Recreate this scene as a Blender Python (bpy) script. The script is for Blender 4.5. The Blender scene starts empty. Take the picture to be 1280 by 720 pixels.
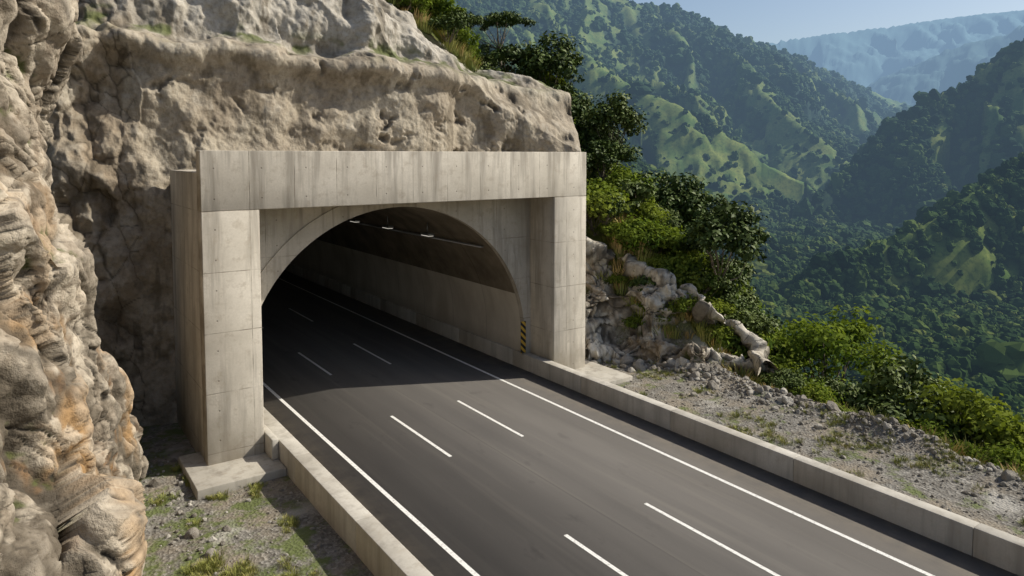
import bpy, bmesh, math, random, time
import numpy as np
from mathutils import Vector
T0=time.time()
R=math.radians
scene=bpy.context.scene
rng=np.random.default_rng(7)
random.seed(7)
# ------------------------------------------------------------------ noise
def _h(ix,iy,iz,seed):
    x=(ix.astype(np.uint32)*np.uint32(374761393)+iy.astype(np.uint32)*np.uint32(668265263)+iz.astype(np.uint32)*np.uint32(2147483647)+np.uint32((seed*974634777)&0xffffffff))
    x=(x^(x>>np.uint32(13)))*np.uint32(1274126177)
    x=(x^(x>>np.uint32(15)))*np.uint32(2246822519)
    x=x^(x>>np.uint32(16))
    return (x&np.uint32(0xffffff)).astype(np.float32)/np.float32(0xffffff)
def vnoise(x,y,z,seed=0):
    x=np.asarray(x,dtype=np.float32);y=np.asarray(y,dtype=np.float32)+x*0;z=np.asarray(z,dtype=np.float32)+x*0
    fx=np.floor(x);fy=np.floor(y);fz=np.floor(z)
    ix=fx.astype(np.int32);iy=fy.astype(np.int32);iz=fz.astype(np.int32)
    u=x-fx;v=y-fy;w=z-fz
    u=u*u*u*(u*(u*6-15)+10);v=v*v*v*(v*(v*6-15)+10);w=w*w*w*(w*(w*6-15)+10)
    def L(dz):
        a=_h(ix,iy,iz+dz,seed);b=_h(ix+1,iy,iz+dz,seed);c=_h(ix,iy+1,iz+dz,seed);d=_h(ix+1,iy+1,iz+dz,seed)
        return (a+(b-a)*u)*(1-v)+(c+(d-c)*u)*v
    p=L(0);q=L(1)
    return (p+(q-p)*w)*2-1
def noise2(x,y,seed=0): 
    x=np.asarray(x,dtype=np.float32);y=np.asarray(y,dtype=np.float32)+x*0
    fx=np.floor(x);fy=np.floor(y);ix=fx.astype(np.int32);iy=fy.astype(np.int32);iz=ix*0
    u=x-fx;v=y-fy
    u=u*u*u*(u*(u*6-15)+10);v=v*v*v*(v*(v*6-15)+10)
    a=_h(ix,iy,iz,seed);b=_h(ix+1,iy,iz,seed);c=_h(ix,iy+1,iz,seed);d=_h(ix+1,iy+1,iz,seed)
    return ((a+(b-a)*u)*(1-v)+(c+(d-c)*u)*v)*2-1
def fbm2(x,y,o=5,g=.5,seed=0):
    s=0;a=1;f=1;t=0
    for i in range(o):
        s=s+a*noise2(x*f+17.3*i,y*f-9.1*i,seed+i);t+=a;a*=g;f*=2.03
    return s/t
def fbm(x,y,z,o=5,g=.5,seed=0):
    s=0;a=1;f=1;t=0
    for i in range(o):
        s=s+a*vnoise(x*f+17.3*i,y*f,z*f-9.1*i,seed+i);t+=a;a*=g;f*=2.03
    return s/t
def worley(x,y,z,seed=0):
    x=x.astype(np.float32);y=y.astype(np.float32);z=z.astype(np.float32)
    ix=np.floor(x).astype(np.int32);iy=np.floor(y).astype(np.int32);iz=np.floor(z).astype(np.int32)
    f1=np.full(x.shape,9.,np.float32);f2=f1.copy();i0=np.zeros(x.shape,np.float32)
    for a in(-1,0,1):
        for b in(-1,0,1):
            for c in(-1,0,1):
                jx=ix+a;jy=iy+b;jz=iz+c
                h1=_h(jx,jy,jz,seed);h2=_h(jx,jy,jz,seed+1);h3=_h(jx,jy,jz,seed+2)
                d=np.sqrt((x-(jx+h1))**2+(y-(jy+h2))**2+(z-(jz+h3))**2)
                m=d<f1
                f2=np.where(m,f1,np.minimum(f2,d));f1=np.where(m,d,f1);i0=np.where(m,h1,i0)
    return f1,f2,i0
def facets(x,y,z,seed=0,g=1.5,c=1.3,conv=True):
    x=x.astype(np.float32);y=y.astype(np.float32);z=z.astype(np.float32)
    ix=np.floor(x).astype(np.int32);iy=np.floor(y).astype(np.int32);iz=np.floor(z).astype(np.int32)
    s=-1. if conv else 1.
    p1=np.full(x.shape,-99.,np.float32);p2=p1.copy();idv=np.zeros(x.shape,np.float32)
    for a in(-1,0,1):
        for b in(-1,0,1):
            for k in(-1,0,1):
                jx=ix+a;jy=iy+b;jz=iz+k
                h1=_h(jx,jy,jz,seed);h2=_h(jx,jy,jz,seed+1);h3=_h(jx,jy,jz,seed+2);h4=_h(jx,jy,jz,seed+3)
                dx=x-(jx+h1);dy=y-(jy+h2);dz=z-(jz+h3)
                p=(h4-.5)+((h3-.5)*dx+(h1-.5)*dy+(h2-.5)*dz)*g
                p=s*p-c*(dx*dx+dy*dy+dz*dz)
                m=p>p1
                p2=np.where(m,p1,np.maximum(p2,p));p1=np.where(m,p,p1);idv=np.where(m,h4,idv)
    return s*(p1+.35*c),p1-p2,idv
def sstep(a,b,x):
    t=np.clip((x-a)/(b-a),0,1);return t*t*(3-2*t)
def softplus(x,k):
    return np.where(x/k>20,x,k*np.log1p(np.exp(np.clip(x/k,-30,20))))
def blur(a,r):
    for ax in(0,1):
        p=[(0,0),(0,0)];p[ax]=(r+1,r);q=np.cumsum(np.pad(a,p,'edge').astype(np.float64),axis=ax)
        n=a.shape[ax]
        a=(np.take(q,np.arange(2*r+1,2*r+1+n),axis=ax)-np.take(q,np.arange(0,n),axis=ax))/(2*r+1)
    return a.astype(np.float32)
# ------------------------------------------------------------------ mesh helpers
def link(o,parent=None):
    scene.collection.objects.link(o)
    if parent: o.parent=parent
    return o
def mesh_np(name,verts,faces,mats=(),smooth=False,attrs=None,matidx=None,link_it=True,parent=None,col=None):
    me=bpy.data.meshes.new(name)
    verts=np.asarray(verts,dtype=np.float32)
    faces=np.asarray(faces,dtype=np.int32)
    k=faces.shape[1]
    me.vertices.add(len(verts));me.vertices.foreach_set("co",verts.ravel())
    me.loops.add(faces.size);me.loops.foreach_set("vertex_index",faces.ravel())
    me.polygons.add(len(faces));me.polygons.foreach_set("loop_start",np.arange(0,faces.size,k,dtype=np.int32))
    if smooth: me.polygons.foreach_set("use_smooth",np.ones(len(faces),dtype=bool))
    for m in mats: me.materials.append(m)
    if matidx is not None: me.polygons.foreach_set("material_index",np.asarray(matidx,dtype=np.int32))
    me.update(calc_edges=True)
    if attrs:
        for n,a in attrs.items():
            at=me.attributes.new(n,'FLOAT','POINT');at.data.foreach_set("value",np.asarray(a,dtype=np.float32).ravel())
    if col is not None:
        at=me.attributes.new("col",'FLOAT_COLOR','POINT')
        c=np.ones((len(verts),4),np.float32);c[:,:3]=col.reshape(-1,3);at.data.foreach_set("color",c.ravel())
    o=bpy.data.objects.new(name,me)
    if link_it: link(o,parent)
    return o
def grid_faces(nu,nv):
    i=np.arange(nu*nv,dtype=np.int32).reshape(nu,nv)
    return np.stack([i[:-1,:-1],i[1:,:-1],i[1:,1:],i[:-1,1:]],-1).reshape(-1,4)
def empty(name,loc=(0,0,0)):
    e=bpy.data.objects.new(name,None);e.location=loc;return link(e)
def box(name,x0,x1,y0,y1,z0,z1,mat,parent=None,bev=.03):
    v=[(x0,y0,z0),(x1,y0,z0),(x1,y1,z0),(x0,y1,z0),(x0,y0,z1),(x1,y0,z1),(x1,y1,z1),(x0,y1,z1)]
    f=[(0,3,2,1),(4,5,6,7),(0,1,5,4),(1,2,6,5),(2,3,7,6),(3,0,4,7)]
    o=mesh_np(name,v,f,[mat],parent=parent)
    if bev:
        b=o.modifiers.new("b",'BEVEL');b.width=bev;b.segments=2;b.limit_method='ANGLE'
    return o
# ------------------------------------------------------------------ material helpers
class NT:
    def __init__(s,name):
        s.m=bpy.data.materials.new(name);s.m.use_nodes=True;s.t=s.m.node_tree
        s.b=s.t.nodes["Principled BSDF"];s.out=s.t.nodes["Material Output"]
        s.b.inputs["Roughness"].default_value=.9
        s.b.inputs["Specular IOR Level"].default_value=.2
        s.co=s.t.nodes.new("ShaderNodeTexCoord").outputs["Object"]
    def n(s,typ,**k):
        n=s.t.nodes.new("ShaderNode"+typ)
        for a,b in k.items(): setattr(n,a,b)
        return n
    def L(s,a,b): s.t.links.new(a,b)
    def set(s,sock,v):
        if isinstance(v,bpy.types.NodeSocket): s.L(v,sock)
        else: sock.default_value=v
    def mapping(s,scale=(1,1,1),rot=(0,0,0),loc=(0,0,0),vec=None):
        n=s.n("Mapping");n.inputs["Scale"].default_value=scale;n.inputs["Rotation"].default_value=rot;n.inputs["Location"].default_value=loc
        s.L(vec or s.co,n.inputs["Vector"]);return n.outputs[0]
    def noise(s,scale,detail=4,rough=.6,vec=None):
        n=s.n("TexNoise");n.inputs["Scale"].default_value=scale;n.inputs["Detail"].default_value=min(detail,4);n.inputs["Roughness"].default_value=rough
        s.L(vec or s.co,n.inputs["Vector"]);return n.outputs["Fac"]
    def vor(s,scale,feature='F1',vec=None,out="Distance"):
        n=s.n("TexVoronoi",feature=feature);n.inputs["Scale"].default_value=scale
        s.L(vec or s.co,n.inputs["Vector"]);return n.outputs[out]
    def math(s,op,a,b=0):
        n=s.n("Math",operation=op);s.set(n.inputs[0],a);s.set(n.inputs[1],b)
        return n.outputs[0]
    def mr(s,v,a,b,c=0,d=1):
        n=s.n("MapRange");s.L(v,n.inputs[0])
        for i,x in enumerate((a,b,c,d)): n.inputs[i+1].default_value=x
        return n.outputs[0]
    def mix(s,f,a,b,mode='MIX'):
        n=s.n("Mix",data_type='RGBA',blend_type=mode)
        s.set(n.inputs[0],f)
        for sock,v in((n.inputs[6],a),(n.inputs[7],b)):
            if isinstance(v,tuple): sock.default_value=(*v,1)
            else: s.L(v,sock)
        return n.outputs[2]
    def ramp(s,f,stops):
        n=s.n("ValToRGB");e=n.color_ramp.elements
        while len(e)<len(stops): e.new(.5)
        for i,(p,c) in enumerate(stops):
            e[i].position=p;e[i].color=(*c,1)
        s.L(f,n.inputs[0]);return n.outputs[0]
    def attr(s,name,out="Fac"):
        n=s.n("Attribute");n.attribute_name=name;return n.outputs[out]
    def bump(s,h,strength=.5,dist=.05,prev=None):
        n=s.n("Bump");n.inputs["Strength"].default_value=strength;n.inputs["Distance"].default_value=dist
        s.L(h,n.inputs["Height"])
        if prev: s.L(prev,n.inputs["Normal"])
        return n.outputs[0]
    def fin(s,col,nrm=None,rough=None):
        s.set(s.b.inputs["Base Color"],(*col,1) if isinstance(col,tuple) else col)
        if nrm: s.L(nrm,s.b.inputs["Normal"])
        if rough is not None: s.set(s.b.inputs["Roughness"],rough)
        return s.m
def sep(M,vec=None):
    n=M.n("SeparateXYZ");M.L(vec or M.co,n.inputs[0]);return n.outputs
def concrete(name,base=(.66,.61,.525),joints=True,px=1.86,pz=2.45,dirt=1.0,ox=6.05,oz=9.78,js=.7,stain=True):
    M=NT(name)
    big=M.noise(.4,3,.6);fine=M.noise(14,3,.7)
    streak=M.noise(1.0,4,.68,M.mapping((1.7,1.7,.14)))
    col=M.mix(M.mr(big,.35,.68),tuple(c*1.04 for c in base),(base[0]*.76,base[1]*.75,base[2]*.73))
    col=M.mix(M.mr(streak,.48,.68,0,.75*dirt),col,(.23,.205,.17))
    col=M.mix(M.mr(M.noise(2.2,4,.7),.54,.70,0,.55*dirt),col,(.35,.295,.225))
    col=M.mix(M.mr(fine,.38,.7,0,.35),col,(base[0]*.66,base[1]*.65,base[2]*.63))
    h=M.math('MULTIPLY',fine,.4)
    if joints:
        X,Y,Z=sep(M)
        def line(v,o,p,w):
            a=M.math('PINGPONG',M.math('SUBTRACT',v,o),p/2)
            return M.mr(a,w,w*2.6,1,0)
        lx=line(X,ox,px,.009);lz=line(Z,oz,pz,.011)
        j=M.math('MAXIMUM',lx,lz)
        cell=M.n("TexWhiteNoise",noise_dimensions='3D')
        cv=M.n("CombineXYZ")
        M.L(M.math('FLOOR',M.math('DIVIDE',M.math('SUBTRACT',X,ox),px)),cv.inputs[0]);M.L(M.math('FLOOR',M.math('DIVIDE',M.math('SUBTRACT',Z,oz),pz)),cv.inputs[2])
        M.L(cv.outputs[0],cell.inputs["Vector"])
        col=M.mix(M.mr(cell.outputs["Value"],0,1,0,.17),col,(base[0]*.62,base[1]*.61,base[2]*.58))
        a=M.math('PINGPONG',M.math('SUBTRACT',X,ox+.5),px/2);b=M.math('PINGPONG',M.math('SUBTRACT',Z,oz+.5),pz/4)
        d=M.math('SQRT',M.math('ADD',M.math('MULTIPLY',a,a),M.math('MULTIPLY',b,b)))
        hole=M.mr(d,.022,.04,1,0)
        jb=M.math('MULTIPLY',j,M.mr(M.noise(.9,3),.40,.62,.08,js))
        col=M.mix(jb,col,(.18,.15,.115))
        col=M.mix(M.math('MULTIPLY',hole,.7),col,(.12,.10,.085))
        h=M.math('SUBTRACT',h,M.math('MAXIMUM',jb,hole))
        if stain:
            st=M.math('MULTIPLY',M.mr(Z,oz+1.0,oz+2.44,0,.5),M.mr(streak,.42,.58,0,1))
            col=M.mix(st,col,(.25,.225,.19))
            ft=M.math('MULTIPLY',M.mr(Z,1.6,-.4,0,.7),M.mr(big,.35,.6,.3,1))
            col=M.mix(ft,col,(.26,.225,.17))
    return M.fin(col,M.bump(h,.45,.02),.88)
m_conc=concrete("formed_concrete")
m_conc2=concrete("barrier_concrete",(.56,.53,.47),False,dirt=.7,stain=False)
m_slab=concrete("slab_concrete",(.50,.47,.41),False)
m_conc_in=concrete("headwall_concrete",(.54,.49,.41),True,3.1,2.3,1.2)
def asphalt():
    M=NT("asphalt");X,Y,Z=sep(M)
    g=M.noise(90,2,.7);big=M.noise(.25,3,.6,M.mapping((1,.25,1)));st=M.noise(1.6,3,.6,M.mapping((1.4,.05,1)))
    w=M.math('PINGPONG',M.math('SUBTRACT',X,10.5+.85),.8875)
    tr=M.math('MULTIPLY',M.mr(w,.0,.5,1,0),M.mr(st,.35,.65,.25,1))
    c=M.mix(M.mr(big,.3,.7),(.112,.103,.094),(.082,.076,.071))
    c=M.mix(M.math('MULTIPLY',tr,.5),c,(.060,.056,.053))
    c=M.mix(M.mr(st,.52,.8,0,.7),c,(.14,.128,.112))
    c=M.mix(M.mr(g,.45,.75,0,.45),c,(.18,.168,.15))
    edge=M.math('MAXIMUM',M.mr(X,9.3,10.5,1,0),M.mr(X,21.3,23.2,0,1))
    c=M.mix(M.math('MULTIPLY',edge,M.mr(M.noise(1.3,3),.35,.7,.1,.8)),c,(.20,.17,.135))
    seam=M.mr(M.math('ABSOLUTE',M.math('SUBTRACT',X,15.82)),.01,.03,.35,0)
    c=M.mix(seam,c,(.03,.03,.03))
    c=M.mix(M.mr(M.noise(.9,4,.7,M.mapping((1,.4,1),(0,0,0),(7,2,0))),.60,.72,0,.45),c,(.05,.046,.044))
    return M.fin(c,M.bump(g,.5,.01),M.mr(big,.3,.7,.75,.9))
m_asph=asphalt()
M=NT("road_paint");w=M.noise(9,4,.75)
m_paint=M.fin(M.mix(M.mr(w,.5,.68,0,.7),(.78,.77,.73),(.24,.23,.21)),None,.7)
def rockmat(name,dist=.05,sc=4.5):
    M=NT(name);n3=M.noise(sc,4,.72)
    c=M.attr("col","Color")
    c=M.mix(M.mr(n3,.44,.70,0,.55),c,M.mix(1.0,c,(.44,.41,.37),'MULTIPLY'))
    return M.fin(c,M.bump(n3,1.0,dist),.93)
m_rock=rockmat("cliff_rock_surface",.09);m_rock2=rockmat("pale_rock_surface",.09);m_shot=rockmat("shotcrete",.07,5)
def groundmat():
    M=NT("gravel_and_soil");veg=M.attr("veg");X,Y,Z=sep(M)
    v=M.vor(9,'F1',None,"Color");vd=M.vor(9,'F1')
    bw=M.n("RGBToBW");M.L(v,bw.inputs[0]);f2=M.noise(22,3,.8)
    c=M.ramp(bw.outputs[0],[(0,(.12,.11,.095)),(.5,(.225,.212,.188)),(1,(.39,.37,.335))])
    c=M.mix(M.mr(f2,.35,.65,0,.7),c,M.mix(1.0,c,(.5,.48,.45),'MULTIPLY'))
    c=M.mix(M.mr(M.noise(.45,4,.65),.45,.62,0,.65),c,(.27,.225,.165))
    mk=M.noise(.8,4,.72,M.mapping((1,1,1),(0,0,0),(3,8,1)))
    mk=M.math('ADD',mk,M.mr(X,7.0,9.5,.09,0))
    c=M.mix(M.mr(mk,.55,.66,0,.85),c,(.115,.145,.04))
    c=M.mix(M.mr(M.noise(.35,3,.7,M.mapping((1,1,1),(0,0,0),(13,3,1))),.6,.7,0,.7),c,(.42,.40,.36))
    g=M.mix(M.noise(.9,4,.7),(.055,.085,.02),(.17,.185,.05))
    g=M.mix(M.mr(mk,.5,.62),g,(.20,.16,.09))
    c=M.mix(veg,c,g)
    h=M.math('ADD',M.math('MULTIPLY',vd,M.math('SUBTRACT',1,veg)),M.math('MULTIPLY',f2,.5))
    return M.fin(c,M.bump(h,.8,.06),.95)
m_ground=groundmat()
def painted_haze(M,c):  # aerial haze painted into the material by distance from the origin: tint plus glow
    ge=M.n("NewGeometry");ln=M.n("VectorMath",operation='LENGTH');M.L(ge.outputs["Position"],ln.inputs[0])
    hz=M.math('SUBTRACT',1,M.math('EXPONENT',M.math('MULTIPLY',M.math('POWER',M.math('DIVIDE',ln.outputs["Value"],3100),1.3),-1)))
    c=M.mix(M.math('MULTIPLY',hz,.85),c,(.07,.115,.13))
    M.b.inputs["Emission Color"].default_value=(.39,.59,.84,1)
    M.L(M.math('MULTIPLY',hz,.54),M.b.inputs["Emission Strength"])  # surface glows with distance to imitate airlight
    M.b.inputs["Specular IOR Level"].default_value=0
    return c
def mountmat():
    M=NT("forested_mountain");gr=M.attr("grass");can=M.attr("can")
    n=M.noise(.03,4,.7);n2=M.noise(.3,3,.7)
    f=M.mix(M.mr(n2,.35,.7),(.014,.027,.009),(.038,.058,.016))
    f=M.mix(M.mr(can,0,1,.7,0),f,(.009,.016,.007))
    g=M.mix(M.mr(n,.38,.62),(.075,.12,.025),(.17,.19,.045))
    g=M.mix(M.mr(n2,.45,.72,0,.8),g,(.04,.066,.018))
    c=painted_haze(M,M.mix(gr,f,g))
    return M.fin(c,None,1.0)
m_mount=mountmat()
def leafmat(name,a,b,c3,trans=.3):
    M=NT(name);oi=M.n("ObjectInfo");r=oi.outputs["Random"];lt=M.attr("lt")
    c=M.ramp(r,[(0,a),(.5,b),(1,c3)])
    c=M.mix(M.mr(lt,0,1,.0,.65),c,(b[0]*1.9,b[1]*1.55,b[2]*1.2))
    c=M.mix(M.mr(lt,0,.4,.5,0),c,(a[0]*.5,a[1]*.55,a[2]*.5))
    M.fin(c,None,.6)
    if trans:
        df=M.n("BsdfDiffuse");M.L(c,df.inputs[0])
        tr=M.n("BsdfTranslucent");M.L(M.mix(1.0,c,(1.6,1.7,.7),'MULTIPLY'),tr.inputs[0])
        mx=M.n("MixShader");mx.inputs[0].default_value=trans
        M.L(df.outputs[0],mx.inputs[1]);M.L(tr.outputs[0],mx.inputs[2]);M.L(mx.outputs[0],M.out.inputs[0])
    return M.m
m_leaf=leafmat("foliage",(.06,.10,.02),(.105,.155,.03),(.19,.21,.047),.22)
m_leafdk=leafmat("forest_foliage",(.03,.056,.013),(.056,.092,.021),(.10,.13,.03),0)
m_grass=leafmat("grass_blades",(.14,.18,.045),(.20,.23,.065),(.33,.29,.12),0)
m_dry=leafmat("dry_grass_blades",(.27,.22,.09),(.36,.29,.13),(.44,.35,.17),0)
M=NT("forest_crown");oi=M.n("ObjectInfo")
c=M.ramp(oi.outputs["Random"],[(0,(.016,.032,.009)),(.55,(.034,.060,.014)),(.85,(.062,.094,.020)),(1,(.105,.125,.028))])
m_crown=M.fin(painted_haze(M,c),None,1.0)
M=NT("bark");m_bark=M.fin(M.mix(M.noise(6,3,.7,M.mapping((1,1,.2))),(.09,.07,.05),(.26,.22,.17)))
M=NT("loose_stone");oi=M.n("ObjectInfo")
c=M.ramp(oi.outputs["Random"],[(0,(.17,.15,.125)),(.6,(.33,.305,.265)),(1,(.58,.55,.49))])
n_=M.noise(5,4,.7)
m_stone=M.fin(M.mix(M.mr(n_,.3,.7,0,.6),c,(.16,.14,.11)),M.bump(n_,.7,.06))
M=NT("tunnel_panel");X,Y,Z=sep(M)
c=M.mix(M.mr(M.noise(.7,4,.6,M.mapping((1,1,.4))),.35,.7),(.64,.59,.50),(.48,.43,.35))
jl=M.mr(M.math('PINGPONG',Y,2.0),.012,.03,.5,0)
c=M.mix(jl,c,(.16,.15,.13));c=M.mix(M.mr(Z,.8,1.7,.5,0),c,(.26,.23,.19))
m_panel=M.fin(c,None,.65)
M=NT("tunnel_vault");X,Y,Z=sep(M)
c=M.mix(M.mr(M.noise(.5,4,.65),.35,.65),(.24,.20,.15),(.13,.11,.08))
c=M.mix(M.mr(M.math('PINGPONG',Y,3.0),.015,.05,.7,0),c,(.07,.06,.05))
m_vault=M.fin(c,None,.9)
M=NT("hazard_stripes");X,Y,Z=sep(M)
s=M.math('FRACT',M.math('MULTIPLY',M.math('ADD',X,Z),2.6))
m_haz=M.fin(M.mix(M.math('GREATER_THAN',s,.5),(.55,.34,.05),(.03,.03,.03)),None,.5)
M=NT("galvanised_steel");m_steel=M.fin((.35,.36,.37),None,.4);M.b.inputs["Metallic"].default_value=.7
M=NT("lamp_glass");m_lamp=M.fin((.8,.8,.78),None,.3);M.b.inputs["Emission Color"].default_value=(1,.93,.8,1);M.b.inputs["Emission Strength"].default_value=.7
# ------------------------------------------------------------------ terrain functions
def camframe(X,Y): return .818*X-.575*Y,.575*X+.818*Y
RIDGES=[
 ([(-900,900,420),(-95,1200,305),(157,1400,325),(337,1500,322),(594,1650,250),(1042,1900,155),(1300,2000,60)],.82,150,190),
 ([(157,1400,325),(125,1150,205),(112,1000,140),(203,950,90),(283,900,22),(341,880,-22)],.85,50,85),
 ([(337,1500,322),(375,1330,220),(400,1200,150),(420,1050,45),(410,980,-30)],.9,60,90),
 ([(594,1650,250),(640,1350,112),(600,1150,0),(570,1080,-50)],.9,60,90),
 ([(-160,660,190),(-20,640,110),(40,620,58),(81,600,22),(137,580,-22),(195,560,-50),(225,540,-70)],.75,22,50),
 ([(1500,1050,480),(769,900,240),(611,850,150),(535,850,102),(457,830,58),(369,800,2),(270,750,-56)],1.05,50,95),
 ([(1000,640,250),(427,500,52),(345,480,12),(283,450,-20),(217,420,-46),(158,380,-76)],1.0,30,60),
 ([(900,4200,500),(1467,4500,700),(2000,4700,800),(2500,4850,880),(3036,5000,970),(3600,5000,1030),(6000,5000,1300)],.5,170,420),
 ([(1300,3600,120),(1750,3500,370),(2002,3300,500),(2300,3200,600),(3600,3200,900)],.55,120,300),
]
def far_h(X,Y):
    l,d=camframe(X,Y)
    wl=l+fbm2(l/160,d/160,4,seed=40)*34;wd=d+fbm2(l/160+9,d/160,4,seed=45)*34
    floor=-78+np.clip((d-300)/900,0,1)*26+np.clip((d-1500)/3000,0,1)*60+fbm2(l/90,d/90,4,seed=3)*6
    out=floor.copy()
    for k,(pts,sl,ga,gw) in enumerate(RIDGES):
        best=np.full(X.shape,-1e5,np.float32);bd=best*0;ba=best*0;arc=0
        for (a,b) in zip(pts[:-1],pts[1:]):
            ax,ay,az=a;bx,by,bz=b;L=math.hypot(bx-ax,by-ay)
            t=np.clip(((wl-ax)*(bx-ax)+(wd-ay)*(by-ay))/(L*L),0,1)
            dist=np.hypot(wl-ax-t*(bx-ax),wd-ay-t*(by-ay))
            v=az+(bz-az)*t-sl*dist
            m=v>best
            best=np.where(m,v,best);bd=np.where(m,dist,bd);ba=np.where(m,arc+t*L,ba);arc+=L
        r=1-np.abs(fbm2(ba/gw+k*7.7+bd/gw*.25,bd/(gw*3.5),4,.45,seed=60+k))*2.6
        r2=1-np.abs(fbm2(wl/(gw*.45),wd/(gw*.45),4,.5,seed=80+k))*2.4
        amp=np.minimum(bd*.55,ga)
        v=best+(r-.65)*amp+(r2-.5)*np.minimum(bd*.16+2,ga*.22)
        out=np.maximum(out,v)
    return out
def hill_raw(X,Y):
    pl=12-.615*(X-28)+.867*(Y-36)
    pl=pl-softplus(pl-34,5)
    rho=.575*X+.818*Y
    pl=pl-1.5*softplus(rho-60,4)
    pl=pl-1.1*softplus(X-38-(Y-15)*.55,3)
    pl=pl+fbm2(X/14,Y/14,4,seed=11)*2.0*sstep(30,40,np.abs(X-15)+np.maximum(Y-30,0))
    return pl
def ground_h(X,Y):
    pl=np.maximum(hill_raw(X,Y),far_h(X,Y))
    bench=np.where(X<9,-.80,np.where(X<23.6,-.9,-.12))+fbm2(X/3,Y/3,4,seed=21)*.13*np.where((X>9)&(X<23.6),0,1)
    bench=bench+.6*np.exp(-((X-30.4-fbm2(X/5,Y/5,3,seed=5)*1.2)/.9)**2)*np.where(Y<30,1,0)*(.6+.6*noise2(X/2,Y/2,9))
    wob=fbm2(X/6,Y/6,3,seed=25)*1.2*(X>27)
    dcut=np.where(X<26.5,Y-40.8,.868*(X-28)+.496*(Y-33.5)+wob-.7)
    dist=np.maximum(dcut,X-31.3+wob)
    sc=np.where(X<27,14.,1.75)+fbm2(X/3,Y/3,3,seed=28)*.6*(X>27)
    cut=np.minimum(pl,bench+sc*np.maximum(dist,0))
    fill=np.maximum(pl,bench-.8*np.maximum(dist,0))
    z=np.where(dist<=0,bench,np.where(pl>bench,cut,fill))
    return z,dist
xs=np.arange(-30,125,.42);ys=np.arange(-45,125,.42)
X,Y=np.meshgrid(xs,ys,indexing='ij')
Z,dist=ground_h(X,Y)
veg=sstep(.2,2.2,dist)
F=grid_faces(len(xs),len(ys))
fx=X.ravel()[F].mean(1);fy=Y.ravel()[F].mean(1);fz=Z.ravel()[F].min(1)
keep=~((fx>6.6)&(fx<25.2)&(fy>36.2)&(fz<11.5))
keep&=np.hypot(fx,fy)<118
mesh_np("ground",np.stack([X,Y,Z],-1).reshape(-1,3),F[keep],[m_ground],True,{"veg":veg})
def far_full(X,Y):
    RR=np.hypot(X,Y)
    return np.maximum(far_h(X,Y),np.where(RR<240,hill_raw(X,Y),-1e4))
na,nr=1000,600
az=np.radians(np.linspace(35.1-58,35.1+54,na));rr=np.exp(np.linspace(math.log(105),math.log(9500),nr))
A,RR=np.meshgrid(az,rr,indexing='ij')
X=(np.sin(A)*RR);Y=(np.cos(A)*RR)
Z=far_full(X,Y)
l,d=camframe(X,Y)
lap=(np.roll(Z,6,0)+np.roll(Z,-6,0))*.5-Z
conv=np.clip(-lap/(RR*.02),-1,1)
gn=fbm2(l/190+5,d/190,5,.6,seed=90)
grass=sstep(.05,.15,gn*.7+conv*.40-.02+.09*(RR>780)*(RR<1150)-.08*(RR>1250))*(RR>300)*(RR<3000)
can=fbm2(X/9,Y/9,4,.65,seed=33)
amp=np.clip(RR/420,.6,5)*(1-grass*.7)
Z=Z+can*amp*1.6-.4*(RR<118)
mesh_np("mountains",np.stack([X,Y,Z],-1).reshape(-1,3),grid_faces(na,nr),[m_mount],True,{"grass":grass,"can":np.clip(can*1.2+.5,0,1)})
gridgrass=grass
print("terrain",time.time()-T0)
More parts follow.
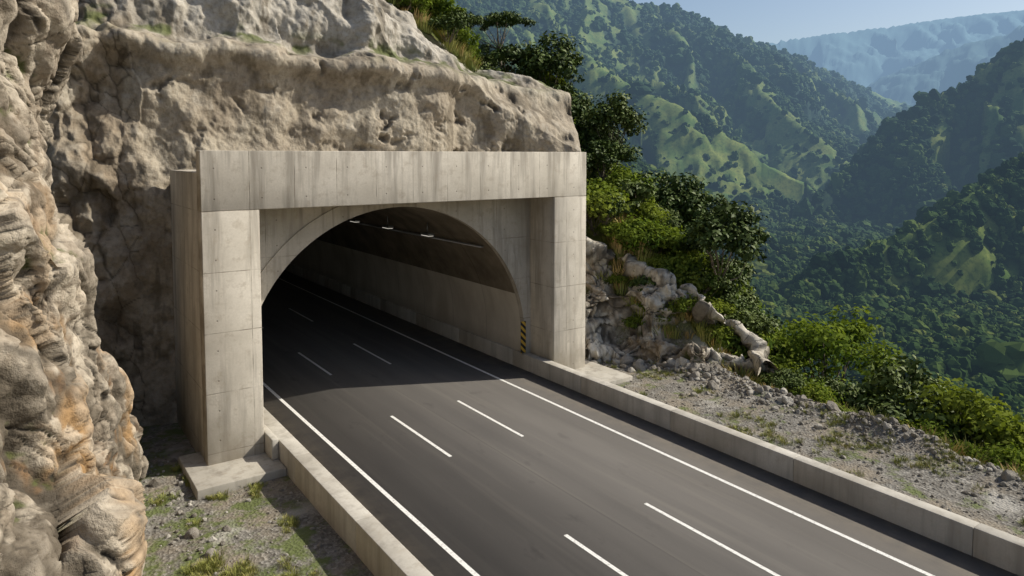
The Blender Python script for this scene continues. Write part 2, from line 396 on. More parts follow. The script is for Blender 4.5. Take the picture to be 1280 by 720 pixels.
# ------------------------------------------------------------------ cliffs
def resample(pts,n):
    pts=np.array(pts,float);out=[]
    for i in range(len(pts)-1):
        p0=pts[max(i-1,0)];p1=pts[i];p2=pts[i+1];p3=pts[min(i+2,len(pts)-1)]
        for t in np.linspace(0,1,30,endpoint=False):
            out.append(.5*((2*p1)+(-p0+p2)*t+(2*p0-5*p1+4*p2-p3)*t*t+(-p0+3*p1-3*p2+p3)*t**3))
    out.append(pts[-1]);out=np.array(out)
    s=np.r_[0,np.cumsum(np.hypot(*np.diff(out[:,:2],axis=0).T))]
    q=np.linspace(0,s[-1],n)
    return np.stack([np.interp(q,s,out[:,k]) for k in range(out.shape[1])],1),q
def cliff(name,pts,n,m,profile,disp,disp2,colf,mat,cut=None,side=1,nzf=1.0):
    P,q=resample(pts,n)
    T=np.gradient(P[:,:2],axis=0)
    k=np.ones(15)/15;T=np.stack([np.convolve(np.pad(T[:,i],7,'edge'),k,'valid') for i in (0,1)],1)
    T/=np.linalg.norm(T,axis=1)[:,None]
    N=np.stack([T[:,1],-T[:,0]],1)*side
    t=np.linspace(0,1,m)
    PX,TT=np.meshgrid(P[:,0],t,indexing='ij');PY=np.repeat(P[:,1][:,None],m,1);ZT=np.repeat(P[:,2][:,None],m,1);LE=np.repeat(P[:,3][:,None],m,1)
    NX=np.repeat(N[:,0][:,None],m,1);NY=np.repeat(N[:,1][:,None],m,1)
    sb,Zz=profile(TT,ZT,LE,PX,PY)
    X=PX-NX*sb;Y=PY-NY*sb
    sl=np.clip(np.gradient(sb,axis=1)/(np.gradient(Zz,axis=1)+1e-6),-1.5,1.5)*nzf
    sl=blur(sl,6);nl=np.sqrt(1+sl*sl)
    dn,cav,aux=disp(X,Y,Zz,TT)
    X=X+NX*dn/nl;Y=Y+NY*dn/nl;Zz=Zz+dn*(sl/nl*.9+.08)
    if disp2:
        Pp=np.stack([X,Y,Zz],-1);du=np.gradient(Pp,axis=0);dv=np.gradient(Pp,axis=1)
        nn=np.cross(du,dv);nn/=np.linalg.norm(nn,axis=-1,keepdims=True)+1e-9
        sg=np.sign((nn[...,0]*NX+nn[...,1]*NY).mean());nn*=sg
        nn=np.stack([blur(nn[...,i],2) for i in range(3)],-1)
        d2,cav2=disp2(X,Y,Zz)
        X=X+nn[...,0]*d2;Y=Y+nn[...,1]*d2;Zz=Zz+nn[...,2]*d2
        dn=dn+d2;cav=np.minimum(cav,cav2)
    rel=(dn-blur(dn,5))*5+(dn-blur(dn,16))*1.6
    col=colf(X,Y,Zz,rel,cav,aux)
    F=grid_faces(n,m)
    if side>0: F=F[:,::-1]
    if cut is not None:
        fx=X.ravel()[F].mean(1);fy=Y.ravel()[F].mean(1);fz=Zz.ravel()[F].mean(1)
        F=F[~cut(fx,fy,fz)]
    return mesh_np(name,np.stack([X,Y,Zz],-1).reshape(-1,3),F,[mat],True,col=col)
def crag(X,Y,Z,s,seed,amp,conv,st=1.8,ang=.5,g=1.6,wr=.3,c=.9):
    q=s*1.2
    wx=X+fbm(X/q,Y/q,Z/q,3,seed=seed+50)*wr*s
    wy=Y+fbm(X/q+4,Y/q,Z/q,3,seed=seed+52)*wr*s
    wz=Z+fbm(X/q,Y/q,Z/q+9,3,seed=seed+55)*wr*s
    ca,sa=math.cos(ang),math.sin(ang)
    h=wx*.3+wy
    u=h*ca+wz*sa;w=-h*sa+wz*ca
    p,gap,idv=facets(wx/s,u/s,w/(s*st),seed,g,c,conv)
    return amp*p,gap,idv
def lerp(c,t,k): return c+(np.asarray(k,np.float32)-c)*np.clip(t,0,1)[...,None]
def rockcol(light,mid,warm,dark,wamt,wlo,whi,seed,wth=.02,moss=.0):
    def f(X,Y,Z,rel,cav,idv):
        n1=fbm(X/3,Y/3+Z*.15,Z/5,4,.6,seed);n2=fbm(X/.9,Y/.9+Z*.3,Z/2.2,4,.65,seed+9)
        t=n1*1.1+n2*.7+(idv-.5)*.9
        c=np.broadcast_to(np.asarray(mid,np.float32),X.shape+(3,)).copy()
        c=lerp(c,sstep(-.2,.25,t),light);c=lerp(c,sstep(.35,.8,t),[min(.62,x*1.2) for x in light]);c=lerp(c,sstep(-.15,-.55,t)*.85,dark)
        wz=1-sstep(wlo,whi,Z)*.8
        w=sstep(wth,wth+.3,fbm(X/2.6,Y/2.6,Z/4,4,.6,seed+20))*wz*wamt
        c=lerp(c,w,warm)
        c=lerp(c,sstep(.2,.4,fbm(X/1.1,Y/1.1,Z/2,4,.65,seed+33))*wz*wamt*.8,[warm[0]*.55,warm[1]*.5,warm[2]*.5])
        st=sstep(.08,.30,fbm(X/1.3,Y/1.3,Z/6,4,.65,seed+40))
        c=lerp(c,st*.75,dark)
        c=lerp(c,sstep(.16,.34,fbm(X/.7,Y/.7,Z/1.1,4,.6,seed+50))*.55,[min(.66,x*1.3) for x in light])
        c=lerp(c,sstep(.0,-.9,rel)*.75,[x*.5 for x in dark])  # hollows painted darker: occlusion-like shade together with crevice dirt
        c=lerp(c,sstep(.2,1.0,rel)*.35,[min(.62,x*1.2) for x in light])  # raised spots painted lighter as its counterpart
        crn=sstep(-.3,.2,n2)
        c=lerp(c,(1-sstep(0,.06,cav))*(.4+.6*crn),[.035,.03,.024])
        if moss: c=lerp(c,sstep(.22,.36,fbm(X/1.5,Y/1.5,Z/1.2,4,.6,seed+77))*moss*sstep(.1,-.3,rel),[.085,.10,.03])
        return c
    return f
def disp_near(X,Y,Z,T):
    a,c1,b1=crag(X,Y,Z,3.4,101,2.0,True,1.9,.45,2.2,.15,.6)
    big=fbm(X/6,Y/6,Z/6,3,seed=160)*.6
    return big+a+.45,c1*1.5+.02,b1
def disp_near2(X,Y,Z):
    b,c2,b2=crag(X,Y,Z,1.7,131,1.0,False,2.2,.5,2.4,.2,.8)
    c,c3,b3=crag(X,Y,Z,.8,151,.42,True,1.9,.3,2.4,.2,.6)
    d,c4,_=crag(X,Y,Z,.36,171,.22,False,1.6,.6,2.4,.25,.7)
    r=fbm(X/.5,Y/.5,Z/.5,4,.6,seed=170)*.05
    u=Y*.85+Z*.5+fbm(X/2,Y/2,Z/2,3,seed=191)*.5;w=-Y*.5+Z*.85
    g1=np.abs(fbm(u/.9,w/7,X/3,3,.5,seed=190));g2=np.abs(fbm(w/1.6+8,u/5,X/3,3,.5,seed=195))
    gr=np.exp(-(g1/.022)**2)*.14+np.exp(-(g2/.015)**2)*.08
    return b+c+d+r-gr,np.minimum(np.minimum(c4*1.0+.015,g1*1.6),g2*2.4)
def prof_near(T,ZT,LE,PX,PY):
    z=-1.6+T*(ZT+1.6);return LE*(1-np.exp(-np.maximum(z,0)/7))-.3*np.exp(-((z-2)/3)**2),z
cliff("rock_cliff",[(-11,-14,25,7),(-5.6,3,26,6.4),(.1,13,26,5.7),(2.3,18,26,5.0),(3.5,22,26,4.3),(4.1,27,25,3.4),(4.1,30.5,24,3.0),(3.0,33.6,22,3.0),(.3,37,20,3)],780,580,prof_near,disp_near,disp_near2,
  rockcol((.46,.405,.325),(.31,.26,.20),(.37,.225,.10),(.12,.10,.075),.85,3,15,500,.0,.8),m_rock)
def lipz(x): return 17.1+fbm2(x/5,x*0,3,seed=12)*.7-.045*(x-10)
def disp_shot(X,Y,Z,T):
    big=fbm(X/7,Y/7,Z/7,4,seed=200)*1.1
    med=fbm(X/1.9,Y/1.9,Z/1.9,4,.45,seed=210)*.45
    f1,f2,i0=worley(X/1.25+fbm(X*.9,Y,Z*.9,4,.6,seed=7)*.9,Y/1.2,Z/1.0+fbm(X*.9+5,Y,Z*.9,4,.6,seed=8)*.7,220)
    pit=np.exp(-(f1/.30)**2)*sstep(.4,.7,i0)
    fine=fbm(X/.35,Y/.35,Z/.35,3,.55,seed=230)*.07
    a,c1,b1=crag(X,Y,Z,2.4,240,1.3,True);mask=sstep(6.5,2.5,X)
    b,c2,b2=crag(X,Y,Z,.9,250,.5,False);c,c3,_=crag(X,Y,Z,.4,255,.22,True)
    lip=lipz(X);up=sstep(lip,lip+1.2,Z);band=.2+.8*(1-up)
    dn=big+med-.36*pit*band*(1-mask)+fine+(a+b+c)*mask+.22*b*band+up*(1-mask)*(a*.7+med*.5+b*.3)
    dn=dn+.6*np.exp(-((Z-lip+.35)/.55)**2)
    return dn,np.where(mask>.4,c2,1),(up,pit*band,mask)
def col_shot(X,Y,Z,rel,cav,aux):
    up,pit,mask=aux
    n1=fbm(X/3,Y/3,Z/3,4,.6,600);st=fbm(X/.8,Y/.8,Z/5,4,.65,610);n2=fbm(X/1.8,Y/1.8,Z/2.6,4,.6,620)
    c=np.broadcast_to(np.array([.36,.31,.24],np.float32),X.shape+(3,)).copy()
    c=lerp(c,sstep(-.1,.3,n1),[.43,.38,.30]);c=lerp(c,sstep(-.1,-.45,n1)*.8,[.24,.20,.15])
    u=np.array([.48,.45,.395],np.float32);uc=lerp(np.broadcast_to(u,c.shape),sstep(.0,.4,n2)*.8,[.29,.27,.23])
    c=c+(uc-c)*(up*.9)[...,None]
    c=lerp(c,mask*.6*sstep(-.3,.3,n2),[.27,.20,.13])
    c=lerp(c,sstep(.06,.30,st)*.65,[.15,.125,.09])
    c=lerp(c,sstep(.22,.42,fbm(X/1.6,Y/1.6,Z/3,4,.65,630))*.5,[.50,.455,.38])
    c=lerp(c,pit*.45,[.12,.10,.08])
    c=lerp(c,sstep(0,-1.1,rel)*.5,[.10,.085,.065]);c=lerp(c,sstep(.2,1.0,rel)*.3,[.50,.455,.38])  # occlusion-like shade and crevice dirt painted into hollows, high spots lightened
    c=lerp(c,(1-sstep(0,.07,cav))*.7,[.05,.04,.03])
    lip=lipz(X);ms=np.exp(-((Z-lip-.9)/.6)**2)*sstep(-.05,.2,fbm(X/1.5,Y,Z,3,.6,640))
    c=lerp(c,ms*.9,[.11,.13,.045])
    return c
def prof_shot(T,ZT,LE,PX,PY):
    t=np.minimum(T/.9,1);z=-1.4+t*(ZT+1.4);b=np.maximum(T-.9,0)*10
    lip=lipz(PX)
    return LE*np.maximum(z,0)+sstep(lip-.1,lip+.9,z)*1.3+b*5.5,z+b*3.8
def pl0(x,y): return 12-.615*(x-28)+.867*(y-36)
sp=[(-6,39.5),(0,37.6),(4,36.9),(8,36.4),(14,36.3),(20,36.3),(24,36.1),(27,35.4),(29.5,34)]
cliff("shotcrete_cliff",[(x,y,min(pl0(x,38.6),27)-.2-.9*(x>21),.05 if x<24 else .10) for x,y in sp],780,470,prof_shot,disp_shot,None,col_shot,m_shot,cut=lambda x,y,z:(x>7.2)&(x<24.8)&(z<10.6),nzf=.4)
def disp_out(X,Y,Z,T):
    a,c1,b1=crag(X,Y,Z,2.6,301,1.7,False,1.2,.3,2.4,.2,1.0)
    patch=fbm2(X/3.2,Y/3.2,3,seed=366)*1.4-.35*sstep(2,6,Z)
    return fbm(X/4,Y/4,Z/4,3,seed=360)*.8+a+patch+.1,c1+.02,b1
def disp_out2(X,Y,Z):
    b,c2,b2=crag(X,Y,Z,1.2,331,.75,True,1.3,.4,2.5,.3,.45);c,c3,_=crag(X,Y,Z,.55,351,.4,False,1.2,.3,2.5,.3,.55);d,c4,_=crag(X,Y,Z,.26,371,.17,True,1.2,.3,2.5,.3,.45)
    return b+c+d,c3*.6+.01
def prof_out(T,ZT,LE,PX,PY):
    t=np.minimum(T/.9,1);z=-.8+t*(ZT+.8);b=np.maximum(T-.9,0)*10
    return LE*np.maximum(z,0)+b*3.0,z-b*.8
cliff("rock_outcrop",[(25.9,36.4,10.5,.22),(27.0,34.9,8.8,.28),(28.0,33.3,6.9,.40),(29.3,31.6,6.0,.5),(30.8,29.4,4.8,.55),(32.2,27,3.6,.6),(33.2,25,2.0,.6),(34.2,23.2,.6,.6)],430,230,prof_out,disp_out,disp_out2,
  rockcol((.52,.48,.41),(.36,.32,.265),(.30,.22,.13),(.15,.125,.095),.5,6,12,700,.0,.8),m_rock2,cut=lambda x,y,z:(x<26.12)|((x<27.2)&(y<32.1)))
print("cliffs",time.time()-T0)
# ------------------------------------------------------------------ road
Y0,Y1=-45,210
road=box("road",9.2,23.3,Y0,Y1,-.85,0,m_asph,None,0)
def strip(name,x0,x1,y0,y1,mat,z=.005,parent=road):
    n=max(2,int((y1-y0)/2)+1);v=[];f=[]
    for i in range(n):
        y=y0+(y1-y0)*i/(n-1);v+=[(x0,y,z),(x1,y,z)]
    for i in range(n-1): f.append((2*i,2*i+1,2*i+3,2*i+2))
    return mesh_np(name,v,f,[mat],parent=parent)
strip("edge_line_left",10.42,10.58,Y0,Y1,m_paint)
strip("edge_line_right",21.07,21.23,Y0,Y1,m_paint)
for j,x in enumerate((13.98,17.55)):
    for i in range(-4,13):
        y=24.15+13*i
        if i==-1:y=11.5
        strip("lane_dash",x-.07,x+.07,y,y+5.45,m_paint)
def barrier(name,x0,x1,zt,y0,y1,parent=None,seg=6.0):
    e=empty(name);y=y0;i=0
    while y<y1:
        ye=min(y+seg,y1)-.015
        box("segment_%d"%i,x0,x1,y,ye,-1.0,zt+random.uniform(-.006,.006),m_conc2,e,.02)
        y+=seg;i+=1
    return e
barrier("concrete_barrier",8.62,9.24,.34,-45,204)
barrier("concrete_barrier",23.22,23.72,.88,-45,204)
# ------------------------------------------------------------------ portal
portal=empty("tunnel_portal")
box("left_pillar",6.05,8.3,29.9,30.6,-.75,9.797,m_conc,portal)
box("left_pillar_rear",6.92,8.297,30.603,32.1,-.75,9.797,m_conc,portal)
box("right_pillar",23.8,26.05,29.9,32.1,-.2,9.797,m_conc,portal)
box("lintel_beam",6.05,26.05,29.9,30.6,9.8,12.22,m_conc,portal)
box("lintel_beam_rear",6.92,26.047,30.603,32.1,9.803,12.217,m_conc,portal)
box("wing_wall",6.09,6.917,30.603,36.6,-.75,11.35,m_conc,portal)
box("side_wall",25.2,26.0,32.75,36.6,-.75,11.4,m_conc,portal)
box("roof_slab",6.93,25.19,32.75,37.2,10.3,11.35,m_conc,portal)
box("pillar_footing",5.25,8.6,27.9,31.6,-1.15,-.45,m_slab,portal,.04)
box("pillar_footing_step",8.32,8.6,28.9,32.5,-.44,.42,m_slab,portal,.04)
box("pillar_footing_right",23.74,27.1,27.2,32.0,-.6,.14,m_slab,portal,.04)
CX,CZ,RA=15.7,1.8,7.7
def arch_pts(r,n=64,zb=0.0):
    return [(CX-r,zb)]+[(CX-r*math.cos(math.pi*i/n),CZ+r*math.sin(math.pi*i/n)) for i in range(n+1)]+[(CX+r,zb)]
def headwall():
    a=arch_pts(RA,64,-.5);x0,x1,z1=6.925,26.0,12.15;v=[];f=[];cor=[]
    for (x,z) in a:
        if z<=CZ: ox,oz=(x0 if x<CX else x1),z
        else:
            dx,dz=x-CX,z-CZ;k=1e9
            if dx<-1e-6:k=min(k,(x0-CX)/dx)
            if dx>1e-6:k=min(k,(x1-CX)/dx)
            if dz>1e-6:k=min(k,(z1-CZ)/dz)
            ox,oz=CX+dx*k,CZ+dz*k
        v+=[(x,32.11,z),(ox,32.11,oz),(x,32.74,z),(ox,32.74,oz)]
    for i in range(len(a)-1):
        b=4*i;f+=[(b,b+4,b+5,b+1),(b+2,b+3,b+7,b+6),(b,b+2,b+6,b+4)]
        p=v[b+1];q=v[b+5]
        if abs(p[0]-q[0])>1e-4 and abs(p[2]-q[2])>1e-4: cor.append((b+1,b+5,x0 if p[0]<CX else x1))
    for c0,c1,xc in cor:
        v.append((xc,32.11,z1));f.append((c0,c1,len(v)-1))
    me=bpy.data.meshes.new("headwall");me.from_pydata(v,[],f);me.materials.append(m_conc_in);me.update()
    return link(bpy.data.objects.new("headwall",me),portal)
headwall()
def ring(name,r0,r1,y0,y1,mat):
    a=arch_pts(r0,64,-.3);b=arch_pts(r1,64,-.3);v=[];f=[]
    for p,q in zip(a,b):
        v+=[(p[0],y0,p[1]),(q[0],y0,min(q[1],12)),(p[0],y1,p[1]),(q[0],y1,min(q[1],12))]
    for i in range(len(a)-1):
        k=4*i
        f+=[(k,k+4,k+5,k+1),(k,k+2,k+6,k+4),(k+1,k+5,k+7,k+3)]
    f+=[(0,1,3,2)];k=4*(len(a)-1);f+=[(k,k+2,k+3,k+1)]
    me=bpy.data.meshes.new(name);me.from_pydata(v,[],f);me.materials.append(mat);me.update()
    return link(bpy.data.objects.new(name,me),portal)
ring("arch_ring",RA-.02,RA+.75,32.03,32.4,m_conc_in)
tunnel=empty("tunnel")
ys=np.linspace(32.42,205,60)
prof=np.array([(CX-RA,-.5),(CX-RA,.9)]+[(CX-(RA-.003)*math.cos(t),CZ+(RA-.003)*math.sin(t)) for t in np.linspace(0.02,math.pi-.02,72)]+[(CX+RA,.9),(CX+RA,-.5)])
V=np.zeros((len(ys),len(prof),3));V[:,:,0]=prof[:,0];V[:,:,1]=ys[:,None];V[:,:,2]=prof[:,1]
Fq=grid_faces(len(ys),len(prof));zc=V.reshape(-1,3)[Fq][:,:,2].mean(1)
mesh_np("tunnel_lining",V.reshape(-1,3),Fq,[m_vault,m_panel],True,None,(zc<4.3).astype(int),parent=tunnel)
box("tunnel_end",CX-RA-1,CX+RA+1,205,205.5,-1,10,m_vault,tunnel,0)
for i in range(12):
    y=37+i*5.5
    for x in (11.2,20.2):
        box("lamp_housing_%d"%i,x-.2,x+.2,y,y+1.1,7.28,7.44,m_steel,tunnel,.03)
        box("lamp_glass_%d"%i,x-.16,x+.16,y+.08,y+1.02,7.25,7.277,m_lamp,tunnel,0)
        box("lamp_bracket_%d"%i,x-.03,x+.03,y+.5,y+.56,7.44,8.1,m_steel,tunnel,0)
box("cable_tray",21.0,21.25,33,200,6.95,7.02,m_steel,tunnel,0)
hz=empty("hazard_marker_panel")
box("striped_panel",23.02,23.36,31.88,31.92,.95,2.75,m_haz,hz,.008)
box("mount_post",23.16,23.22,31.921,31.98,.87,2.6,m_steel,hz,0)
# ------------------------------------------------------------------ vegetation prototypes
def leaves(cent,nrm,size,rg,asp=.55):
    n=len(cent)
    r=rg.normal(size=(n,3));a=np.cross(nrm,r);a/=np.linalg.norm(a,axis=1)[:,None]+1e-9
    b=np.cross(nrm,a);b/=np.linalg.norm(b,axis=1)[:,None]+1e-9
    s=size[:,None];bend=nrm*s*.25
    v=np.stack([cent-a*s,cent+b*s*asp+bend,cent+a*s,cent-b*s*asp+bend],1).reshape(-1,3)
    return v,np.arange(4*n).reshape(n,4)
def tube(path,rad,sides=6):
    v=[];f=[];path=np.array(path)
    for i,(p,r) in enumerate(zip(path,rad)):
        d=path[min(i+1,len(path)-1)]-path[max(i-1,0)];d=d/np.linalg.norm(d)
        a=np.cross(d,[.3,.9,.1]);a/=np.linalg.norm(a);b=np.cross(d,a)
        for k in range(sides):
            t=2*math.pi*k/sides;v.append(p+a*r*math.cos(t)+b*r*math.sin(t))
    for i in range(len(path)-1):
        for k in range(sides):
            f.append((i*sides+k,i*sides+(k+1)%sides,(i+1)*sides+(k+1)%sides,(i+1)*sides+k))
    return np.array(v),np.array(f)
def tree(name,seed,h,rx,rz,base,ncl,nlf,lsz,cr,leafm,trunk_r=.14,flat=.75,link_it=False):
    rg=np.random.default_rng(seed);VV=[];FF=[];MI=[];LT=[];o=0
    def add(v,f,mi,lt):
        nonlocal o
        VV.append(v);FF.append(f+o);MI.append(np.full(len(f),mi));LT.append(lt);o+=len(v)
    fork=base*.75;lean=rg.normal(size=2)*.08*h
    tp=[np.array([lean[0]*t*t,lean[1]*t*t,t*fork*1.15-.6*(t==0)]) for t in np.linspace(0,1,5)]
    v,f=tube(tp,[trunk_r*(1.15-.5*t) for t in np.linspace(0,1,5)],7);add(v,f,0,np.zeros(len(v)))
    top=tp[-1]
    for i in range(ncl):
        d=rg.normal(size=3);d/=np.linalg.norm(d);rad=rg.uniform(.45,1)**.6
        if d[2]<-.35:d[2]*=-.5
        c=np.array([d[0]*rx*rad,d[1]*rx*rad*rg.uniform(.8,1.1),base+(h-base)*.45+d[2]*rz*rad]);c[:2]+=lean
        cri=cr*rg.uniform(.6,1.25)
        if i<12:
            mid=(top+c)/2+rg.normal(size=3)*.15*cr;mid[2]-=.1*h*rg.random()
            v,f=tube([top*.9,mid,c],[trunk_r*.45,trunk_r*.28,trunk_r*.08],5);add(v,f,0,np.zeros(len(v)))
        m=int(nlf*rg.uniform(.6,1.2))
        dd=rg.normal(size=(m,3));dd/=np.linalg.norm(dd,axis=1)[:,None]
        rr_=rg.random(m)**.35
        p=c+dd*(rr_*cri)[:,None]*np.array([1,1,flat])*(1+.125*rg.normal(size=(m,1)))
        nn=dd*.7+np.array([0,0,.5])+rg.normal(size=(m,3))*.45;nn/=np.linalg.norm(nn,axis=1)[:,None]
        v,f=leaves(p,nn,lsz*rg.uniform(.55,1.25,m),rg)
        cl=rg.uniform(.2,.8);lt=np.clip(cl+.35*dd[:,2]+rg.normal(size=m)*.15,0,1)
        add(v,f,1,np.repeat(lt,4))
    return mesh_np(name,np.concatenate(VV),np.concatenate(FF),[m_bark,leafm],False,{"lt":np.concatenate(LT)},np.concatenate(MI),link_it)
def tuft(name,seed,n,h,r,mat):
    rg=np.random.default_rng(seed);v=[];f=[];lt=[]
    for i in range(n):
        a=rg.uniform(0,6.28);q=r*rg.random()**.5;b=np.array([q*math.cos(a),q*math.sin(a),-.02])
        hh=h*rg.uniform(.5,1.1);d=np.array([math.cos(a),math.sin(a),0])*hh*rg.uniform(.1,.7)
        w=np.array([-math.sin(a),math.cos(a),0])*hh*.035
        k=len(v);v+=[b-w,b+w,b+d*.4+w*.8+[0,0,hh*.6],b+d*.4-w*.8+[0,0,hh*.6],b+d+[0,0,hh*.95],b+d+w*.1+[0,0,hh*.95]]
        f+=[(k,k+1,k+2,k+3),(k+3,k+2,k+5,k+4)];lt+=[.1,.1,.5,.5,.9,.9]
    return mesh_np(name,np.array(v),np.array(f),[mat],False,{"lt":lt},None,False)
def stone(name,seed):
    bm=bmesh.new();bmesh.ops.create_icosphere(bm,subdivisions=3,radius=1)
    rg=np.random.default_rng(seed);pl=rg.normal(size=(11,3));pl/=np.linalg.norm(pl,axis=1)[:,None];dd=rg.uniform(.55,.9,11)
    sc=rg.uniform(.65,1.2,3)
    for v in bm.verts:
        p=np.array(v.co)
        for n,d in zip(pl,dd):
            q=p@n
            if q>d:p=p-n*(q-d)
        v.co=p*sc*[1,1,.75]+rg.normal(size=3)*.015
    me=bpy.data.meshes.new(name);bm.to_mesh(me);bm.free();me.materials.append(m_stone)
    return bpy.data.objects.new(name,me)
def crown(name,seed,tall=1.0):
    rg=np.random.default_rng(seed);bm=bmesh.new()
    for i in range(5):
        r=rg.uniform(.45,.75) if i else .85
        c=Vector((rg.uniform(-.6,.6),rg.uniform(-.6,.6),rg.uniform(.5,1.3)*tall)) if i else Vector((0,0,.5*tall))
        res=bmesh.ops.create_icosphere(bm,subdivisions=2,radius=r)
        for v in res['verts']:
            v.co=v.co*(1+rg.uniform(-.25,.25));v.co.z*=tall*.9;v.co+=c
    me=bpy.data.meshes.new(name);bm.to_mesh(me);bm.free();me.materials.append(m_crown)
    return bpy.data.objects.new(name,me)
def scatter(name,pts,rot,scl,idx,protos):
    me=bpy.data.meshes.new(name);pts=np.asarray(pts,np.float32);me.vertices.add(len(pts));me.vertices.foreach_set("co",pts.ravel())
    a=me.attributes.new("rot",'FLOAT_VECTOR','POINT');a.data.foreach_set("vector",np.asarray(rot,np.float32).ravel())
    a=me.attributes.new("scl",'FLOAT','POINT');a.data.foreach_set("value",np.asarray(scl,np.float32))
    a=me.attributes.new("idx",'INT','POINT');a.data.foreach_set("value",np.asarray(idx,np.int32))
    me.update()
    ob=link(bpy.data.objects.new(name,me))
    col=bpy.data.collections.new(name+"_kinds")
    for p in protos: col.objects.link(p)
    ng=bpy.data.node_groups.new(name,'GeometryNodeTree')
    ng.interface.new_socket("Geometry",in_out='INPUT',socket_type='NodeSocketGeometry');ng.interface.new_socket("Geometry",in_out='OUTPUT',socket_type='NodeSocketGeometry')
    N=ng.nodes.new;gi=N("NodeGroupInput");go=N("NodeGroupOutput")
    ci=N("GeometryNodeCollectionInfo");ci.inputs["Collection"].default_value=col;ci.inputs["Separate Children"].default_value=True;ci.inputs["Reset Children"].default_value=True
    ip=N("GeometryNodeInstanceOnPoints");ip.inputs["Pick Instance"].default_value=True
    def na(n,t):
        x=N("GeometryNodeInputNamedAttribute");x.data_type=t;x.inputs["Name"].default_value=n;return x.outputs[0]
    er=N("FunctionNodeEulerToRotation")
    K=ng.links.new
    K(gi.outputs[0],ip.inputs["Points"]);K(ci.outputs[0],ip.inputs["Instance"]);K(na("idx",'INT'),ip.inputs["Instance Index"])
    K(na("rot",'FLOAT_VECTOR'),er.inputs[0]);K(er.outputs[0],ip.inputs["Rotation"]);K(na("scl",'FLOAT'),ip.inputs["Scale"]);K(ip.outputs[0],go.inputs[0])
    md=ob.modifiers.new("scatter",'NODES');md.node_group=ng
    return ob
def rots(n,tilt=.1): return np.stack([rng.normal(size=n)*tilt,rng.normal(size=n)*tilt,rng.uniform(0,6.28,n)],1)
P_tree=[tree("near_a",1,6.5,2.6,2.1,2.2,30,110,.19,1.0,m_leaf),tree("near_b",2,5.2,2.3,1.7,1.8,26,110,.17,.9,m_leafdk),tree("near_c",3,8,2.4,2.8,3.0,32,100,.21,1.05,m_leafdk),
        tree("near_d",4,2.6,1.7,1.0,.5,20,110,.14,.75,m_leaf,.07),tree("near_e",5,1.8,1.3,.7,.3,15,110,.12,.6,m_leaf,.05),tree("near_f",6,4.2,1.5,1.5,1.4,18,100,.17,.75,m_leafdk,.08)]
n=6800
px=rng.uniform(10,72,n);py=rng.uniform(-25,85,n)
pz,pd=ground_h(px,py);rho=.575*px+.818*py
keep=(pd>.9)&(rho<74)
keep&=~((px<27)&(py<42.5))
dens=fbm2(px/7,py/7,3,seed=71)
lipm=(px<31)&(py<43.5);cutz=(px>26)&(px<38)&(pd<3.4)&(py>22)
keep&=~(lipm&(rng.random(n)<.1));keep&=~(cutz&(rng.random(n)<.72))
keep&=(dens>-.38)|(rng.random(n)<.3)
keep&=~((np.hypot(px-44.5,py-27)<3.6)|((np.abs(px*.575+py*.818-40)<6)&(np.abs(px*.818-py*.575-17.6)<1.6)&(pz>-4)))
px,py,pz,pd,dens=px[keep],py[keep],pz[keep],pd[keep],dens[keep];n=len(px)
big=(pd>5)&(rng.random(n)<np.where(dens>.05,.5,.2))
idx=np.where(big,rng.choice([0,1,2,5],n),rng.choice([3,4,5],n,p=[.45,.35,.2]))
scl=np.where(big,rng.uniform(.45,.95,n),rng.uniform(.5,1.3,n))
scl=np.where((pd<3.4)&(px<38),scl*.6,scl)
scatter("hillside_trees",np.stack([px,py,pz-.15],1),rots(n),scl,idx,P_tree)
print("trees",n,time.time()-T0)
P_mid=[tree("mid_a",11,5.5,2.2,1.8,1.6,14,34,.42,1.1,m_leafdk,.15),tree("mid_b",12,6.5,2.0,2.4,2.0,14,34,.42,1.1,m_leafdk,.15),tree("mid_c",13,4.2,2.4,1.3,1.2,14,34,.38,1.0,m_leafdk,.15)]
n=8000
r=np.sqrt(rng.uniform(45**2,190**2,n));a=np.radians(rng.uniform(35.1-4,35.1+42,n))
px=np.sin(a)*r;py=np.cos(a)*r
z2=np.where(r>112,far_full(px,py),ground_h(px,py)[0])
rho=.575*px+.818*py
keep=((rho>76)|(px>58))&(px>33)&(fbm2(px/30,py/30,3,seed=76)>-.35)
px,py,z2=px[keep],py[keep],z2[keep];n=len(px)
scatter("valley_trees",np.stack([px,py,z2-.6],1),rots(n,.06),rng.uniform(.45,1.1,n),rng.choice([0,1,2],n,p=[.4,.35,.25]),P_mid)
P_far=[crown("crown_a",61),crown("crown_b",62,1.25),crown("crown_c",63,.8),crown("crown_d",64,1.1)]
n=120000
r=np.exp(rng.uniform(math.log(170),math.log(2100),n));a=np.radians(rng.uniform(35.1-6,35.1+38,n))
px=np.sin(a)*r;py=np.cos(a)*r
ia=np.clip(((a-az[0])/(az[-1]-az[0])*(na-1)).astype(int),0,na-1);ir=np.clip((np.log(r/105)/math.log(9500/105)*(nr-1)).astype(int),0,nr-1)
gm=gridgrass[ia,ir]
keep=rng.random(n)<np.where(gm>.5,.06,1.0)
px,py,r=px[keep],py[keep],r[keep];z2=far_full(px,py);n=len(px)
size=rng.lognormal(0,.4,n)*(1.2+r*.0019)
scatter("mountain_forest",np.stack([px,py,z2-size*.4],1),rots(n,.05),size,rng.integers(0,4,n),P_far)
print("forest",n,time.time()-T0)
def place(o,x,y,dz=0,s=1,rz=0):
    z=ground_h(np.array([x*1.]),np.array([y*1.]))[0][0];o.location=(x,y,z+dz);o.scale=(s,)*3;o.rotation_euler=(0,0,rz);return o
t=tree("umbrella_tree",21,10.5,3.6,.6,9.2,30,120,.15,.8,m_leafdk,.14,.45,True);place(t,34.6,50.5,-.1,.88)
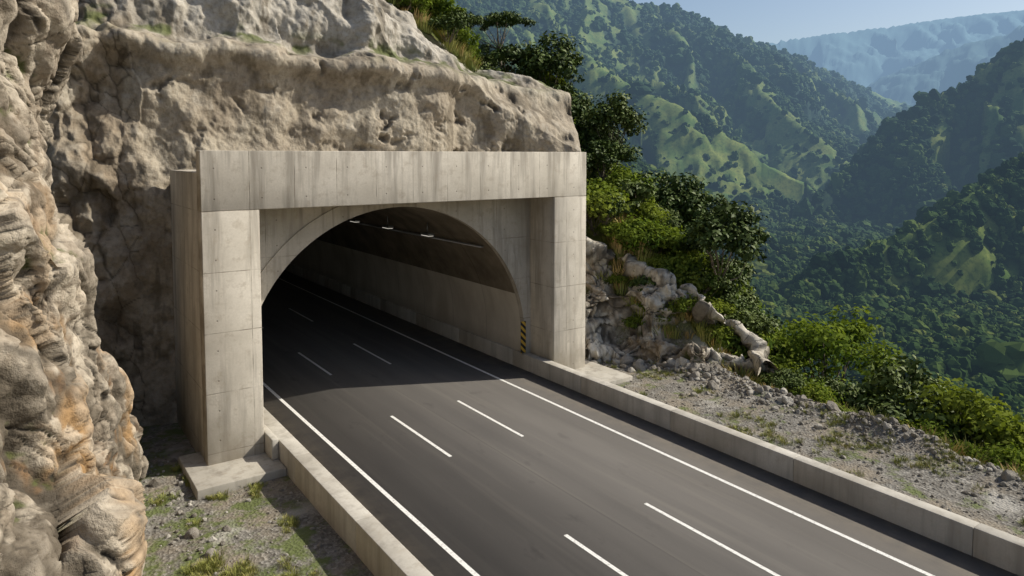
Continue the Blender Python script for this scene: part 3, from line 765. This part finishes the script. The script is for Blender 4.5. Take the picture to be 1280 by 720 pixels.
t=tree("broadleaf_tree",22,6.5,3.0,2.1,2.4,34,170,.13,.85,m_leaf,.17,.75,True);place(t,43.6,26.2,0,1.6)
t=tree("broadleaf_tree",23,7.5,2.7,2.3,2.9,34,170,.15,.85,m_leafdk,.17,.75,True);place(t,44.5,37.0,0,1.15)
# grass
P_gr=[tuft("tuft_a",31,60,.32,.28,m_grass),tuft("tuft_b",32,45,.2,.3,m_grass),tuft("tuft_c",33,60,.7,.35,m_dry),tuft("tuft_d",34,60,.65,.35,m_grass)]
def grass_pts(n,x0,x1,y0,y1,seed,th):
    x=rng.uniform(x0,x1,n);y=rng.uniform(y0,y1,n);k=fbm2(x/1.6,y/1.6,4,seed=seed)>th
    return x[k],y[k]
gx=[];gy=[];gi=[];gs=[]
x,y=grass_pts(7000,3.6,8.3,14,31,51,.0);k=(x<7.2+fbm2(y,y,2,seed=3))&(y>20-rng.random(len(x))*6);x=x[k];y=y[k];gx.append(x);gy.append(y);gi.append(rng.integers(0,2,len(x)));gs.append(rng.uniform(.2,.7,len(x)))
x,y=grass_pts(4000,24.5,31,2,33,52,.2);gx.append(x);gy.append(y);gi.append(rng.integers(0,2,len(x)));gs.append(rng.uniform(.2,.7,len(x)))
x,y=grass_pts(24000,6,60,-5,62,53,-.25);z,dd=ground_h(x,y);k=(dd>.7)&~((x<27)&(y<42.3));x=x[k];y=y[k];gx.append(x);gy.append(y);gi.append(rng.choice([2,3],len(x),p=[.3,.7]));gs.append(rng.uniform(.6,1.6,len(x)))
gx=np.concatenate(gx);gy=np.concatenate(gy);gi=np.concatenate(gi);gs=np.concatenate(gs);gz,_=ground_h(gx,gy)
scatter("grass",np.stack([gx,gy,gz],1),rots(len(gx),.1),gs,gi,P_gr)
# stones
P_st=[stone("stone_%s"%c,40+i) for i,c in enumerate("abcde")]
x1_=rng.uniform(3.4,8.4,800);y1_=rng.uniform(12,33,800);s1=np.clip(rng.lognormal(-3.5,.55,800),.015,.2)
foot=rng.random(800)<.2;x1_=np.where(foot,4.6+rng.normal(size=800)*.4,x1_);s1=np.where(foot,s1*2.2,s1)
x2_=rng.uniform(24,31.5,2600);y2_=rng.uniform(0,33,2600);s2=np.clip(rng.lognormal(-3.4,.55,2600),.012,.2)
x3_=30.6+rng.normal(size=2600)*.8;y3_=rng.uniform(-2,31,2600);s3=np.clip(rng.lognormal(-2.9,.65,2600),.03,.4)
x4_=rng.normal(size=350)*.6;y4_=rng.uniform(24,33.5,350);x4_=30.8-(y4_-26)*.45+x4_;s4=np.clip(rng.lognormal(-2.4,.7,350),.04,.5)
xx=np.concatenate([x1_,x2_,x3_,x4_]);yy=np.concatenate([y1_,y2_,y3_,y4_]);ss=np.concatenate([s1,s2,s3,s4]);zz,_=ground_h(xx,yy)
scatter("loose_stones",np.stack([xx,yy,zz+ss*.2],1),rots(len(xx),.4),ss,rng.integers(0,5,len(xx)),P_st)
# ------------------------------------------------------------------ light, sky, camera
el=40;azs=25
sd=(math.cos(R(el))*math.cos(R(azs)),-math.cos(R(el))*math.sin(R(azs)),math.sin(R(el)))
sun=bpy.data.lights.new("sun",'SUN');sun.energy=5.0;sun.angle=R(.5);sun.color=(1,.935,.81)
so=link(bpy.data.objects.new("sun",sun));so.rotation_euler=Vector(sd).to_track_quat('Z','Y').to_euler()
w=bpy.data.worlds.new("World");scene.world=w;w.use_nodes=True;nt=w.node_tree
sky=nt.nodes.new("ShaderNodeTexSky");sky.sky_type='NISHITA';sky.sun_disc=False;sky.sun_elevation=R(el);sky.sun_rotation=R(90+azs);sky.altitude=300;sky.air_density=1.0;sky.dust_density=2.0
nt.links.new(sky.outputs[0],nt.nodes["Background"].inputs[0]);nt.nodes["Background"].inputs[1].default_value=.115
cam=bpy.data.cameras.new("camera");co=link(bpy.data.objects.new("camera",cam));scene.camera=co
co.location=(0,0,12);co.rotation_euler=(R(90-3.47),0,R(-35.1));cam.sensor_width=36;cam.lens=25.03;cam.shift_y=-111/1280;cam.clip_end=20000;cam.clip_start=.1
scene.view_settings.view_transform='Standard';scene.view_settings.look='None';scene.view_settings.exposure=0
print("done",time.time()-T0)
